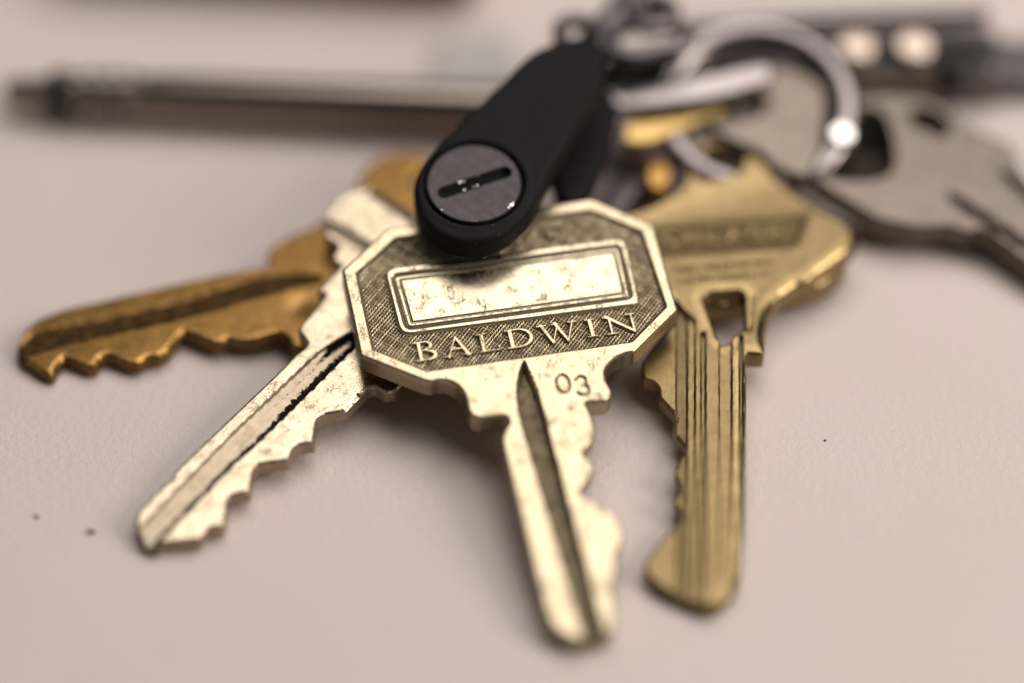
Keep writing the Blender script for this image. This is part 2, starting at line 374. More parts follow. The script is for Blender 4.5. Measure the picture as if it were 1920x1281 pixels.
DATA = {
 'A': {"mat":[[0.979293, -0.20019, 0.030154, -0.247422], [0.202382, 0.96426, -0.17101, 15.163803], [0.005158, 0.173572, 0.984808, 8.857283]], "neck":[[10.076, -9.28], [9.195, -9.306], [8.325, -9.519], [7.689, -9.836], [7.148, -10.417], [6.855, -11.042], [6.805, -11.954], [7.093, -13.168], [6.864, -13.736], [6.356, -14.19], [6.037, -14.253], [4.261, -14.018], [4.458, -14.509], [4.604, -15.684], [4.604, -16.826], [4.476, -17.521], [4.02, -18.333], [3.411, -18.816], [2.912, -19.258], [3.041, -19.815], [3.47, -20.367], [3.609, -21.101], [3.207, -21.791], [2.361, -22.689], [1.759, -23.395], [2.114, -24.042], [2.993, -24.785], [3.892, -25.645], [4.453, -26.673], [4.691, -27.808], [4.634, -28.713], [4.258, -29.499], [3.493, -30.492], [3.461, -31.503], [2.995, -32.485], [2.495, -33.624], [2.168, -35.509], [2.113, -37.044], [1.435, -38.125], [0.415, -38.59], [-0.809, -38.688], [-1.951, -38.421], [-2.888, -37.864], [-3.562, -36.973], [-3.931, -35.532], [-4.084, -25.782], [-4.174, -17.004], [-4.034, -16.315], [-3.641, -15.611], [-3.113, -14.988], [-3.104, -14.449], [-3.396, -14.155], [-3.881, -14.066], [-5.684, -14.036], [-6.354, -13.612], [-6.557, -12.851], [-6.497, -11.773], [-6.618, -10.84], [-7.055, -9.967], [-7.745, -9.352], [-8.613, -9.132], [-9.361, -9.215], [-9.943, -8.95]], "inner":[[-14.03, 4.654], [-9.672, 7.887], [10.038, 7.592], [14.094, 3.854], [14.436, -4.798], [10.062, -8.219], [0.649, -8.055], [-9.428, -7.818], [-14.028, -4.415]], "ring":[[-11.361, 4.556], [12.249, 4.122], [12.007, -4.038], [-11.226, -3.525]], "plate":[[-10.716, 3.538], [11.448, 3.153], [11.239, -3.071], [-10.429, -2.795]], "groove":[[-0.238, -8.141], [-0.852, -9.14], [-1.439, -10.261], [-1.875, -11.648], [-2.101, -13.487], [-2.034, -15.607], [-1.954, -18.126], [-1.478, -27.409], [-1.068, -34.352], [-1.017, -38.104], [-1.027, -39.463], [0.414, -39.461], [0.546, -36.917], [0.893, -33.605], [0.656, -30.135], [1.042, -27.133], [0.295, -20.49], [0.338, -16.761], [0.322, -12.05], [0.031, -10.039]], "edgef":[[-3.873, -15.269], [-4.454, -32.499], [-3.947, -38.102], [-3.162, -38.249], [-3.474, -32.681], [-3.002, -15.429]], "d0":[[2.021, -11.934], [3.349, -11.199], [2.723, -13.16], [2.554, -10.869]], "d3":[[4.482, -12.08], [4.822, -13.544]], "tmark":[[5.541, 5.794]], "let":{"B":[[-10.202, -4.335], [-10.132, -6.704], [-8.216, -6.498]], "A":[[-6.363, -4.537], [-7.577, -6.615], [-4.742, -6.699]], "L":[[-4.206, -4.492], [-4.14, -6.747], [-2.259, -6.531]], "D":[[-1.598, -4.529], [-1.507, -6.855], [1.097, -6.397]], "W":[[1.612, -4.675], [2.901, -6.85], [5.479, -4.686]], "I":[[6.089, -4.734], [6.158, -7.007], [7.328, -6.845]], "N":[[8.097, -4.784], [8.085, -6.921], [11.012, -4.746], [10.549, -6.994]]}},
 'B': {"mat":[[0.829657, 0.556899, -0.039157, -24.455141], [-0.557852, 0.824262, -0.096917, 2.47883], [-0.021697, 0.102252, 0.994522, 3.198674]], "out":[[-4.547, 16.852], [-4.605, 17.458], [-4.418, 20.56], [-5.529, 20.843], [-5.944, 21.236], [-6.195, 22.471], [-7.05, 22.842], [-8.139, 22.906], [-9.521, 24.617], [-9.882, 25.561], [-9.979, 27.768], [-9.344, 29.344], [-8.324, 30.485], [-6.502, 30.686], [-0.838, 30.014], [3.712, 28.066], [6.881, 24.382], [8.189, 18.871], [9.086, 11.57], [8.939, 10.644], [8.307, 10.02], [7.021, 10.124], [6.619, 9.644], [6.551, 8.616], [6.395, 6.258], [5.064, 4.935], [4.74, 4.021], [5.265, 3.01], [6.104, 1.574], [5.142, 0.784], [4.849, 0.011], [5.334, -1.225], [3.235, -3.131], [3.226, -3.939], [4.4, -6.097], [3.298, -7.295], [3.187, -7.796], [4.594, -10.12], [4.673, -10.496], [3.71, -11.528], [3.677, -12.043], [3.827, -12.794], [1.275, -14.968], [0.989, -15.78], [0.095, -16.134], [-1.103, -15.484], [-2.502, -14.312], [-2.914, -13.361], [-2.934, -11.798], [-2.787, -10.119], [-2.79, -9.397], [-2.481, -8.913], [-2.884, -8.076], [-2.667, -4.641], [-2.277, 0.515], [-1.82, 6.445], [-1.686, 9.117], [-1.432, 10.36], [-1.524, 11.002], [-2.14, 11.319], [-3.212, 11.822], [-3.439, 12.387], [-3.456, 15.539], [-3.689, 16.908]], "strip":[[-0.382, 11.173], [-0.159, 8.722], [-1.007, -1.154], [-1.143, -4.051], [-1.607, -14.458], [-2.644, -15.112], [-3.588, -13.929], [-3.362, -9.468], [-2.977, -1.87], [-2.338, 10.727]], "groove":[[1.559, 15.118], [0.99, 13.979], [0.387, 12.198], [0.008, 10.641], [-0.159, 8.722], [-1.007, -1.154], [-1.143, -4.051], [-1.67, -14.143], [-1.5, -16.157], [1.424, -17.111], [0.938, -14.618], [1.31, -4.196], [1.688, -1.903], [2.538, 10.68], [2.741, 13.127]], "chamf":[[6.395, 6.258], [6.551, 8.616], [6.134, 8.506], [5.947, 6.277]], "bowline":[[-9.476, 24.645], [-7.032, 24.835], [-3.804, 24.451], [0.905, 23.877], [1.026, 22.982], [-4.197, 23.469], [-8.627, 23.843]], "bowline2":[[-7.779, 29.724], [-5.976, 29.58], [-3.711, 29.229], [-0.479, 28.58], [-0.533, 29.209], [-3.855, 29.892], [-6.078, 30.274], [-7.754, 30.331]]},
 'C': {"mat":[[0.313869, 0.948498, -0.042871, -31.629113], [-0.949347, 0.312793, -0.030019, 16.86311], [-0.015063, 0.050121, 0.99863, 2.308613]], "out":[[-2.393, -16.442], [-3.741, -16.003], [-5.073, -15.09], [-6.102, -13.543], [-6.528, -10.781], [-6.268, -6.386], [-6.103, -1.191], [-5.768, 4.482], [-5.297, 8.235], [-5.095, 9.604], [-6.163, 9.727], [-7.486, 10.248], [-8.447, 12.386], [-8.892, 15.06], [-9.378, 16.142], [-10.387, 18.664], [-12.684, 20.902], [-14.566, 21.904], [-15.814, 23.065], [-16.472, 24.685], [-16.343, 26.361], [-15.231, 28.598], [-12.313, 31.118], [-8.641, 31.941], [-5.439, 29.508], [-2.952, 25.374], [-1.216, 21.522], [-0.208, 17.925], [2.14, 15.876], [4.641, 14.342], [6.994, 11.522], [6.779, 9.55], [6.079, 8.889], [4.853, 8.744], [4.085, 8.417], [4.134, 5.727], [3.883, 4.458], [2.962, 3.417], [3.344, 2.625], [3.263, 2.006], [1.053, 0.165], [0.518, -0.45], [1.048, -1.061], [2.582, -2.608], [3.011, -3.666], [2.669, -4.378], [2.83, -4.945], [3.348, -5.755], [2.5, -6.821], [0.986, -8.054], [1.178, -8.943], [2.048, -9.615], [1.912, -10.373], [0.61, -11.451], [-0.116, -12.187], [0.615, -13.03], [1.673, -13.784], [1.56, -14.284], [-0.805, -15.616], [-1.446, -16.323]], "groove":[[-2.533, -16.413], [-4.122, -14.389], [-3.466, -8.791], [-3.0, 0.209], [-3.425, 4.857], [-3.268, 9.63], [-2.735, 12.078], [-1.923, 13.601], [-1.489, 13.916], [-1.354, 13.441], [-1.466, 11.073], [-1.284, 6.194], [-1.166, -0.246], [-1.755, -10.927], [-1.691, -15.377], [-0.908, -16.488]], "pit":[[1.597, 11.365], [2.834, 10.158], [2.113, 11.708]], "hole":[[-10.642, 28.886]]},
 'D': {"mat":[[0.997668, 0.068258, 0.0, 19.470625], [-0.068048, 0.994592, -0.078459, 8.592815], [-0.005355, 0.078276, 0.996917, 4.086887]], "out":[[-2.183, 30.852], [2.071, 30.84], [2.793, 31.041], [3.959, 30.817], [4.732, 29.888], [5.312, 27.977], [5.917, 26.417], [7.156, 25.207], [8.574, 23.979], [10.063, 22.618], [11.993, 21.587], [12.886, 20.779], [13.46, 19.953], [13.61, 18.958], [13.287, 17.792], [12.6, 16.678], [11.132, 15.092], [9.518, 13.506], [8.898, 12.555], [7.45, 11.76], [6.167, 10.424], [5.354, 9.196], [4.852, 8.064], [4.662, 6.823], [4.481, 4.981], [4.453, 3.164], [4.357, 2.756], [3.851, 2.655], [2.682, 2.708], [2.592, 2.035], [2.78, -0.074], [2.832, -3.149], [2.838, -7.591], [2.857, -16.118], [2.685, -22.718], [2.197, -24.698], [0.948, -26.363], [-0.196, -27.081], [-2.044, -26.334], [-4.686, -24.758], [-5.763, -23.592], [-6.094, -22.487], [-5.478, -20.988], [-4.249, -18.941], [-3.229, -17.536], [-2.981, -16.175], [-3.446, -15.347], [-3.665, -14.622], [-3.07, -13.342], [-3.393, -12.431], [-3.72, -11.452], [-3.326, -9.915], [-2.717, -8.797], [-2.829, -8.36], [-3.975, -6.715], [-4.044, -6.142], [-3.629, -5.082], [-4.567, -3.981], [-5.462, -2.804], [-5.447, -1.821], [-6.085, -0.944], [-7.003, -0.743], [-7.242, 0.166], [-7.244, 1.495], [-6.204, 3.576], [-4.409, 6.406], [-4.465, 8.112], [-6.743, 11.067], [-10.482, 13.261], [-12.934, 15.215], [-13.551, 16.956], [-13.081, 18.065], [-10.768, 19.45], [-8.168, 20.643], [-6.456, 21.707], [-5.068, 23.119], [-3.828, 24.381], [-3.674, 26.392], [-3.645, 29.014]], "hole":[[-1.941, 29.884], [1.943, 30.15], [2.083, 28.28], [1.889, 27.145], [0.995, 26.192], [-0.436, 25.5], [-2.034, 25.243], [-2.908, 25.85], [-3.074, 27.927]], "trap":[[-1.618, 9.546], [-1.065, 10.171], [1.873, 10.656], [2.397, 10.27], [2.472, 5.96], [1.67, 5.085], [0.768, 4.255], [0.26, 4.153], [-0.075, 4.534]], "frame":[[-9.107, 17.762], [8.346, 21.047], [7.21, 16.878], [-8.431, 14.177]], "text":[[-7.751, 15.499], [6.732, 17.7], [-7.842, 17.777], [6.982, 19.51]], "rows":[[-4.621, 12.819], [5.139, 14.612], [-4.057, 11.46], [4.637, 13.032]], "gl":[[[-1.73, 5.096], [-0.791, -29.604], [-0.298, -29.57], [-1.194, 5.133]], [[0.041, 4.812], [0.831, -29.493], [2.006, -29.412], [1.316, 4.899]], [[1.979, 4.944], [2.617, -29.37], [2.994, -29.345], [2.387, 4.972]]], "lowa":[[-4.499, 9.142], [-2.257, 6.554], [-1.285, -29.638], [-7.069, -30.033], [-8.727, 8.853]], "lowb":[[-4.19, 9.163], [-2.995, 7.185], [-1.99, -29.686], [-2.931, -29.75]], "shelf":[[3.104, 11.324], [6.875, 12.556], [11.135, 16.507], [14.03, 18.843], [13.975, 12.485], [2.615, 9.629]]},
 'F': {"mat":[[0.616687, -0.785471, 0.052264, 38.810306], [0.786234, 0.611263, -0.090524, 35.647908], [0.039157, 0.096917, 0.994522, 4.956914]], "out":[[-4.478, 7.75], [-2.017, 9.108], [1.449, 10.286], [4.154, 10.662], [6.396, 9.843], [8.802, 7.787], [10.878, 5.172], [11.94, 2.427], [11.391, -0.093], [11.105, -2.428], [11.725, -6.249], [10.796, -7.922], [9.294, -9.366], [8.19, -11.131], [7.164, -22.089], [5.96, -27.699], [3.693, -29.313], [0.926, -28.202], [0.05, -25.079], [-1.361, -24.702], [-0.783, -22.525], [-2.003, -21.425], [-1.714, -18.789], [-1.061, -15.908], [-0.297, -11.489], [-0.417, -10.368], [-1.25, -9.949], [-1.733, -9.499], [-2.02, -8.513], [-2.227, -7.727], [-3.817, -6.215], [-4.846, -4.914], [-5.479, -3.417], [-6.096, -1.938], [-6.093, 1.247], [-5.851, 5.631]], "hole":[[1.957, 9.702], [4.018, 9.77], [6.756, 7.092], [6.523, 5.615], [4.41, 3.428], [1.723, 1.395], [0.067, 0.822], [-1.552, 1.566], [-3.814, 3.951], [-4.26, 5.474], [-2.322, 7.187]], "hole2":[[8.093, 3.812], [9.306, 3.815], [10.47, 2.595], [10.29, 0.707], [8.969, -0.665], [7.955, -0.535], [7.888, 0.923], [7.355, 2.344]], "groove":[[1.691, -5.082], [1.942, -5.817], [1.372, -14.401], [0.6, -31.999], [-1.772, -33.365], [-0.024, -14.954], [0.445, -7.412], [0.967, -5.803]], "groove2":[[7.745, -7.581], [8.103, -8.445], [7.118, -11.793], [5.803, -16.689], [4.562, -17.441], [6.079, -11.485], [6.849, -8.462]]},
 'P': {"mat":[[0.999978, -0.006671, 0.0, -3.576223], [0.006501, 0.974348, -0.224951, 23.351399], [0.001501, 0.224946, 0.97437, 14.789363]], "out":[[-5.825, 0.163], [-5.756, -1.515], [-5.385, -2.999], [-4.559, -4.479], [-3.285, -5.71], [-1.413, -6.514], [0.505, -6.527], [2.273, -5.991], [3.543, -5.023], [4.822, -3.498], [5.856, -1.778], [7.224, 1.514], [9.618, 6.456], [11.633, 11.246], [12.748, 14.309], [12.947, 16.087], [12.027, 17.352], [10.56, 17.894], [8.974, 17.771], [7.434, 17.117], [5.259, 15.742], [2.089, 11.83], [-1.451, 7.72], [-3.915, 4.423], [-5.434, 1.849]], "disc":[[-4.446, 0.154], [4.398, 0.47], [0.052, 4.713], [-0.304, -4.569], [-2.521, 3.781], [2.538, -3.422], [-2.539, -3.142], [2.829, 3.556]], "slot":[[-2.907, -0.851], [2.869, 1.48]], "eye":[[10.424, 16.302]]},
 'P2': {"mat":[[0.999971, -0.007577, 0.0, -3.670127], [0.007503, 0.99024, -0.139173, 28.90389], [0.001054, 0.139169, 0.990268, 9.793686]], "out":[[6.333, 3.187], [7.773, 0.763], [7.946, -1.492], [8.869, -2.448], [10.179, -2.187], [11.259, -0.632], [12.385, 2.449], [13.841, 7.323], [14.723, 10.152], [14.076, 11.874], [12.943, 13.756], [11.391, 16.679], [8.566, 10.199]]},
 'QW': [[7.71, 31.13, 6.0], [12.49, 40.01, 6.0]],
 'G': {"mat":[[0.998934, 0.038481, -0.025482, 24.912438], [-0.044242, 0.955621, -0.291259, 43.465683], [0.013143, 0.292076, 0.956305, 7.039897]], "pts":[[-7.578, 4.127], [0.774, 9.323], [7.095, 6.416], [8.815, -0.384], [-8.365, -3.019], [-5.987, -7.294], [-4.09, -8.512], [-6.385, 5.795]], "glint_spot":[[8.716, -3.656]]},
 'I': {"mat":[[0.998399, 0.056558, 0.0, 27.161428], [-0.056343, 0.9946, -0.087156, 41.615241], [-0.004929, 0.087016, 0.996195, 7.624509]], "out":[[-7.344, 1.106], [-6.288, 3.852], [-3.84, 6.085], [0.009, 7.865], [3.041, 7.88], [4.669, 5.634], [4.899, 1.799], [4.284, -5.007], [2.653, -8.413], [-0.542, -6.906], [-1.615, -5.119], [-4.852, -3.439], [-7.03, -1.91]], "hole":[[-3.21, 1.569], [-2.012, 1.637]]},
 'H': {"mat":[[0.267948, 0.963315, -0.015134, 17.308639], [-0.949599, 0.261415, -0.172987, 42.15828], [-0.162685, 0.060723, 0.984808, 10.00246]], "out":[[-1.66, -8.193], [-2.403, -6.73], [-3.063, -4.72], [-2.499, -0.012], [-2.2, 3.539], [-2.012, 9.768], [-0.612, 9.99], [0.626, 9.177], [1.202, 3.868], [0.886, 0.287], [0.11, -5.118], [-0.779, -7.666]]},
 'H2': {"mat":[[0.247102, 0.96876, -0.021085, 17.329773], [-0.941658, 0.234944, -0.241001, 40.524755], [-0.228519, 0.079407, 0.970296, 7.849622]], "out":[[0.195, -6.342], [-2.445, -5.22], [-2.597, -0.95], [-1.809, 4.759], [-0.707, 5.0], [0.001, 3.549], [0.382, 1.409], [1.001, -0.849], [1.407, -2.871], [1.406, -4.886], [0.941, -6.1]]},
 'R': {"mat":[[0.999516, 0.031111, 0.0, 14.868678], [-0.030941, 0.99404, -0.104528, 36.71398], [-0.003252, 0.104478, 0.994522, 4.727807]], "out":[[-1.023, -1.85], [-1.243, 0.107], [-0.705, 1.737], [0.272, 2.356], [1.137, 1.133], [1.24, -1.054], [0.699, -2.303], [-0.161, -2.691]]},
 'E': {"mat":[[0.0, 1.0, 0.0, 28.534608], [-0.999848, 0.0, -0.017452, 26.011147], [-0.017452, 0.0, 0.999848, 3.665472]], "out":[[5.233, -12.878], [7.802, -11.418], [7.583, -7.258], [6.705, -4.613], [5.971, -1.966], [5.307, 0.946], [3.826, 2.988], [2.259, 4.368], [0.378, 4.726], [-2.283, 3.873], [-3.819, 0.258], [-3.05, -4.052], [0.0, -7.398], [0.756, -11.128]]},
 'pen': [[-53.43, 51.12, 3.0], [-50.5, 51.03, 3.0], [-48.68, 50.86, 3.0], [-46.08, 50.68, 3.0], [-44.84, 50.6, 3.0], [-38.65, 50.34, 3.0], [-25.74, 49.91, 3.0], [-3.34, 48.19, 3.0]],
 'link': [[11.2, 49.4, 13.0], [10.24, 48.2, 13.0], [9.88, 46.65, 13.0], [10.39, 45.46, 13.0], [11.46, 44.79, 13.0], [12.54, 44.79, 13.0], [14.61, 45.46, 13.0], [17.08, 46.14, 13.0], [18.06, 47.51, 13.0], [17.47, 49.06, 13.0], [15.31, 49.92, 13.0], [12.86, 50.09, 13.0]],
 'bar': [[17.26, 55.59, 8.0], [30.35, 56.83, 8.0], [50.15, 57.9, 8.0]],
 'strap': [[7.83, 45.6, 14.0], [9.24, 48.34, 14.0], [11.23, 51.46, 14.0], [12.68, 54.44, 14.0]],
 'shackle': [[5.25, 42.86, 15.0], [4.86, 46.24, 15.0], [5.74, 47.96, 15.0], [7.58, 47.61, 15.0], [8.85, 46.07, 15.0], [9.0, 42.86, 15.0]],
 'mt': [[18.78, 60.4, 6.0], [50.66, 60.4, 6.0], [49.52, 50.32, 6.0], [30.04, 50.32, 6.0]],
 'highlights': [[36.23, 53.12, 8.0], [42.36, 53.12, 8.0]],
 'dark': [[46.31, 52.59, 7.0], [31.53, 56.55, 7.0], [39.69, 56.55, 7.0]],
 'scale': [[33.07, 52.56, 5.0], [43.72, 52.56, 5.0]],
 'wal': [[-50.08, 70.14, 0.0], [-3.82, 69.01, 0.0], [-4.8, 66.96, 0.0]],
 'card': [[-7.53, 63.33, 1.0], [0.0, 63.97, 1.0], [0.85, 55.42, 1.0], [-9.11, 55.42, 1.0]],
 'misc': [[51.39, 59.81, 4.0], [54.83, 55.35, 4.0]],
 'specks': [[-38.69, -7.82, 0.2], [-43.9, -5.99, 0.2], [29.61, 3.65, 0.2], [37.91, 1.38, 0.2], [11.72, 7.55, 0.2], [-3.96, -3.41, 0.2]],
 'U': {"mat":[[0.99641, 0.084653, 0.0, 37.698645], [-0.08464, 0.996259, -0.017452, 44.76797], [-0.001477, 0.01739, 0.999848, 1.99952]], "out":[[-5.292, 3.309], [-2.243, 6.535], [3.363, 6.841], [7.549, 6.091], [8.88, 2.835], [7.705, -0.996], [4.354, -6.159], [-0.0, -9.087], [-3.803, -7.654], [-5.493, -2.938]]},
 'link2': [[12.16, 51.63, 14.0], [14.02, 53.03, 14.0], [16.32, 51.46, 14.0], [15.89, 48.85, 14.0], [13.69, 48.16, 14.0], [12.21, 49.54, 14.0]],
 'clasp': [[10.58, 55.75, 11.0], [13.32, 54.16, 11.0], [16.74, 53.8, 11.0]],
 'shade_tube': [[8.79, 47.07, 8.0], [12.69, 48.61, 8.0], [16.02, 49.29, 8.0], [18.83, 50.33, 8.0]]
}

# ------------------------------------------------------------------ tabletop
def tabletop():
    V = [(-900, -500, 0), (900, -500, 0), (900, 900, 0), (-900, 900, 0), (-900, -500, -25), (900, -500, -25), (900, 900, -25), (-900, 900, -25)]
    F = [(0, 1, 2, 3), (7, 6, 5, 4), (0, 4, 5, 1), (1, 5, 6, 2), (2, 6, 7, 3), (3, 7, 4, 0)]
    o = link('tabletop', mesh_of('tabletop', V, np.zeros((0, 3), int), np.array(F)), 'table')
    o['kind'] = 'structure'
tabletop()

# ------------------------------------------------------------------ octagonal key with raised lettering
def arc(cx, cy, rx, ry, a0, a1, thick, thin, n=9, heavy=0.0):
    """a bowl: stroke thick where it runs upright"""
    out = []; pr = None
    for i in range(n + 1):
        a = math.radians(a0 + (a1 - a0) * i / n)
        w = thin + (thick - thin) * abs(math.cos(a)) ** 1.3
        p = (cx + rx * math.cos(a), cy + ry * math.sin(a), w)
        if pr: out.append((pr[0], pr[1], p[0], p[1], pr[2], p[2]))
        pr = p
    return out
def serif_letter(ch, x0, x1, y0, h):
    """Roman capital between x0 and x1 on baseline y0"""
    w = x1 - x0; k, t, s = .205 * h, .11 * h, .095 * h
    y1 = y0 + h
    def stem(x, ya=y0, yb=y1, wd=k, serifs=(1, 1)):
        o = [(x - wd / 2, ya, x + wd / 2, yb)]
        if serifs[0]: o.append((x - wd * 1.25, ya, x + wd * 1.25, ya + s))
        if serifs[1]: o.append((x - wd * 1.25, yb - s, x + wd * 1.25, yb))
        return o
    if ch == 'I': return stem((x0 + x1) / 2)
    if ch == 'L': return stem(x0 + .30 * w) + [(x0 + .1 * w, y0, x1, y0 + s), (x1 - .10 * w, y0 + s, x1, y0 + .30 * h, .04, .14)[:4], (x1 - .05 * h, y0, x1, y0 + .27 * h)]
    if ch == 'D':
        xs = x0 + .26 * w
        return stem(xs) + [(xs, y0, xs + .28 * w, y0 + s), (xs, y1 - s, xs + .28 * w, y1)] + arc(xs + .22 * w, (y0 + y1) / 2, x1 - xs - .22 * w - k * .45, h / 2 - s / 2, -90, 90, k, t, 14)
    if ch == 'B':
        xs = x0 + .27 * w; m = y0 + .53 * h
        return stem(xs) + [(xs, y0, xs + .3 * w, y0 + s), (xs, y1 - s, xs + .25 * w, y1), (xs, m - s / 2, xs + .3 * w, m + s / 2)] + \
            arc(xs + .24 * w, (m + y1) / 2, .27 * w, (y1 - m) / 2 - s / 2, -90, 90, k * .9, t, 10) + arc(xs + .28 * w, (m + y0) / 2, x1 - xs - .28 * w - k * .45, (m - y0) / 2 - s / 2, -90, 90, k, t, 10)
    if ch == 'A':
        xa = x0 + .50 * w
        return [(x0 + .17 * w, y0, xa, y1, t, t), (x1 - .2 * w, y0 + .04 * h, xa, y1 - .05 * h, k, k * .8), (x0 + .28 * w, y0 + .34 * h, x1 - .30 * w, y0 + .34 * h + s),
                (x0, y0, x0 + .34 * w, y0 + s), (x1 - .42 * w, y0, x1, y0 + s)]
    if ch == 'W':
        return [(x0 + .13 * w, y1, x0 + .34 * w, y0 + .03, k, k * .8), (x0 + .34 * w, y0, x0 + .52 * w, y1 - .1 * h, t, t), (x0 + .47 * w, y1, x0 + .70 * w, y0 + .03, k, k * .8), (x0 + .70 * w, y0, x1 - .1 * w, y1, t, t * 1.2),
                (x0, y1 - s, x0 + .27 * w, y1), (x0 + .37 * w, y1 - s, x0 + .57 * w, y1), (x1 - .22 * w, y1 - s, x1, y1)]
    if ch == 'N':
        return stem(x0 + .2 * w, wd=t * 1.15, serifs=(0, 0)) + stem(x1 - .14 * w, wd=t * 1.15, serifs=(0, 0)) + [(x0 + .13 * w, y1 - .05, x1 - .14 * w, y0 + .06, k, k * .85), (x0, y1 - s, x0 + .25 * w, y1),
                (x0 + .02 * w, y0, x0 + .42 * w, y0 + s), (x1 - .32 * w, y1 - s, x1, y1)]

def octagonal_key():
    a = DATA['A']
    t = thing('door_key', 'pale brass key with octagonal head and raised lettering, on top of the pile', 'key', mtx(a['mat']))
    oct_ = [(-10.1, -9.3), (-15.3, -5.1), (-15.3, 5.1), (-10.1, 9.3), (10.1, 9.3), (15.3, 5.1), (15.3, -5.1), (10.1, -9.3)]
    out = rounded(oct_[:1], 1) if False else None
    poly = [(-15.3, -5.1), (-15.3, 5.1), (-10.1, 9.3), (10.1, 9.3), (15.3, 5.1), (15.3, -5.1)] + [tuple(v) for v in a['neck']]
    poly = rounded(poly, .22, 3)
    sd = sd_poly(poly)
    inn = sd_poly(rounded([(-14.05, -4.55), (-14.05, 4.55), (-9.6, 7.95), (9.6, 7.95), (14.05, 4.55), (14.3, -4.7), (10.1, -8.12), (-9.5, -7.95)], .15, 2))
    grv = sd_poly(rounded([(-.24, -8.14), (-1.0, -9.4), (-1.65, -11.2), (-2.0, -13.4), (-2.02, -16), (-1.55, -30), (-1.15, -39.5), (.75, -39.5), (.62, -30), (.38, -16), (.33, -12.2), (.05, -10)], .5, 4))
    d0 = a['d0']; d3 = a['d3']
    cx0, cy0 = (d0[0][0] + d0[1][0]) / 2 + .05, (d0[0][1] + d0[1][1]) / 2
    ring0 = [(cx0 + .62 * math.cos(q), cy0 + 1.02 * math.sin(q), cx0 + .62 * math.cos(q + .35), cy0 + 1.02 * math.sin(q + .35), .17, .17) for q in np.arange(0, 6.28, .35)]
    x3, y3 = d3[0][0] - .05, d3[0][1] + .1
    three = []
    for cy_, rr, a0, a1 in ((y3 + .42, .50, 160, -80), (y3 - .62, .58, 80, -165)):
        qs = [math.radians(v) for v in np.linspace(a0, a1, 9)]
        three += [(x3 + rr * math.cos(p), cy_ + rr * math.sin(p), x3 + rr * math.cos(q), cy_ + rr * math.sin(q), .17, .17) for p, q in zip(qs[:-1], qs[1:])]
    st = sd_strokes(ring0 + three)
    h = .045
    def zf(X, Y, d):
        z = roundover(d, .32) + .004 * wob(X, Y, .9, 2)
        dirt_shade = .30 * sstep(-.25, 0, d)
        k = 1 - sstep(-.14, .10, inn(X, Y))                      # sunken field
        u, v = (X + Y) * .7071 / .31, (X - Y) * .7071 / .31
        fu, fv = np.abs(u - np.round(u)) * 2, np.abs(v - np.round(v)) * 2     # 0 on the ridge lines
        r = np.maximum(1 - fu / .8, 1 - fv / .8).clip(0, 1)
        worn = .75 + .25 * wob(X, Y, .8, 5)
        z = z - k * (.42 - .22 * r * worn)
        dirt_shade = np.maximum(dirt_shade, k * (1.0 - .85 * sstep(.1, .62, r * worn)) * (.84 + .14 * wob(X, Y, .5, 3)))
        wall = np.exp(-((inn(X, Y) + .12) / .13) ** 2)
        dirt_shade = np.maximum(dirt_shade, .95 * wall)
        g = grv(X, Y)
        gk = 1 - sstep(-.38, .05, g)
        z = z - 1.0 * gk
        dirt_shade = np.maximum(dirt_shade, .93 * gk)
        grime = .62 * gk * sstep(-.5, .9, wob(X, Y, 1.4, 8)) * sstep(-.9, -.25, g) * (X > -0.6)
        c = 1 - sstep(-.07, .07, st(X, Y))
        z = z - .2 * c; dirt_shade = np.maximum(dirt_shade, .5 * c)
        return z, dirt_shade, grime
    cut = -9.35
    cut = round(cut / (2 * h)) * 2 * h
    bx = box_of(poly)
    sheet('bow', sd, bx, h, 'pale_brass', t, zf, -2.25, clip=('above', cut))
    sheet('blade', sd, bx, 2 * h, 'pale_brass', t, zf, -2.25, clip=('below', cut))
    # name plate with its raised rim
    rim = rounded(a['ring'], 1.25, 5); pl = sd_poly(rounded(a['plate'], .55, 3)); sr = sd_poly(rim)
    def zp(X, Y, d):
        p = pl(X, Y)
        z = roundover(d, .3)
        z = z - .30 * np.exp(-((p + .02) / .16) ** 2) - .06 * (1 - sstep(-.35, -.1, p)) - .10 * np.exp(-((p + .62) / .10) ** 2)
        z += .005 * wob(X, Y, .6, 4)
        dirt_shade = .92 * np.exp(-((p + .02) / .12) ** 2) + .35 * np.exp(-((p + .62) / .08) ** 2) + .25 * sstep(-.2, 0, d)
        edge = np.exp(-(np.abs(p + .35) / .55) ** 2) * (p < 0)
        dirt_shade = np.maximum(dirt_shade, .45 * edge * (wob(X, Y, 3.3, 1) > .1) * (Y < -1.2))
        return z + .06, dirt_shade, np.zeros_like(X)
    sheet('name_plate', sr, box_of(rim), h, 'polished_brass', t, zp, -.55, back=False)
    # lettering
    for ch, x0, x1 in (('B', -10.3, -8.1), ('A', -7.65, -4.65), ('L', -4.4, -2.15), ('D', -1.75, 1.15), ('W', 1.5, 5.5), ('I', 6.0, 7.4), ('N', 7.9, 11.15)):
        y0 = -6.72 - .012 * (x0 + 10); hh = 2.25 - .012 * (x0 + 10) / 2
        sl = sd_strokes(serif_letter(ch, x0, x1, y0, hh))
        sheet('letter', sl, (x0 - .4, y0 - .4, x1 + .4, y0 + hh + .4), .055, 'pale_brass', t, lambda X, Y, d: (.0 + roundover(d, .10), .6 * sstep(-.05, 0, d), np.zeros_like(X)), -.6, back=False)
    # small round trade mark by the rim
    tx, ty = a['tmark'][0]
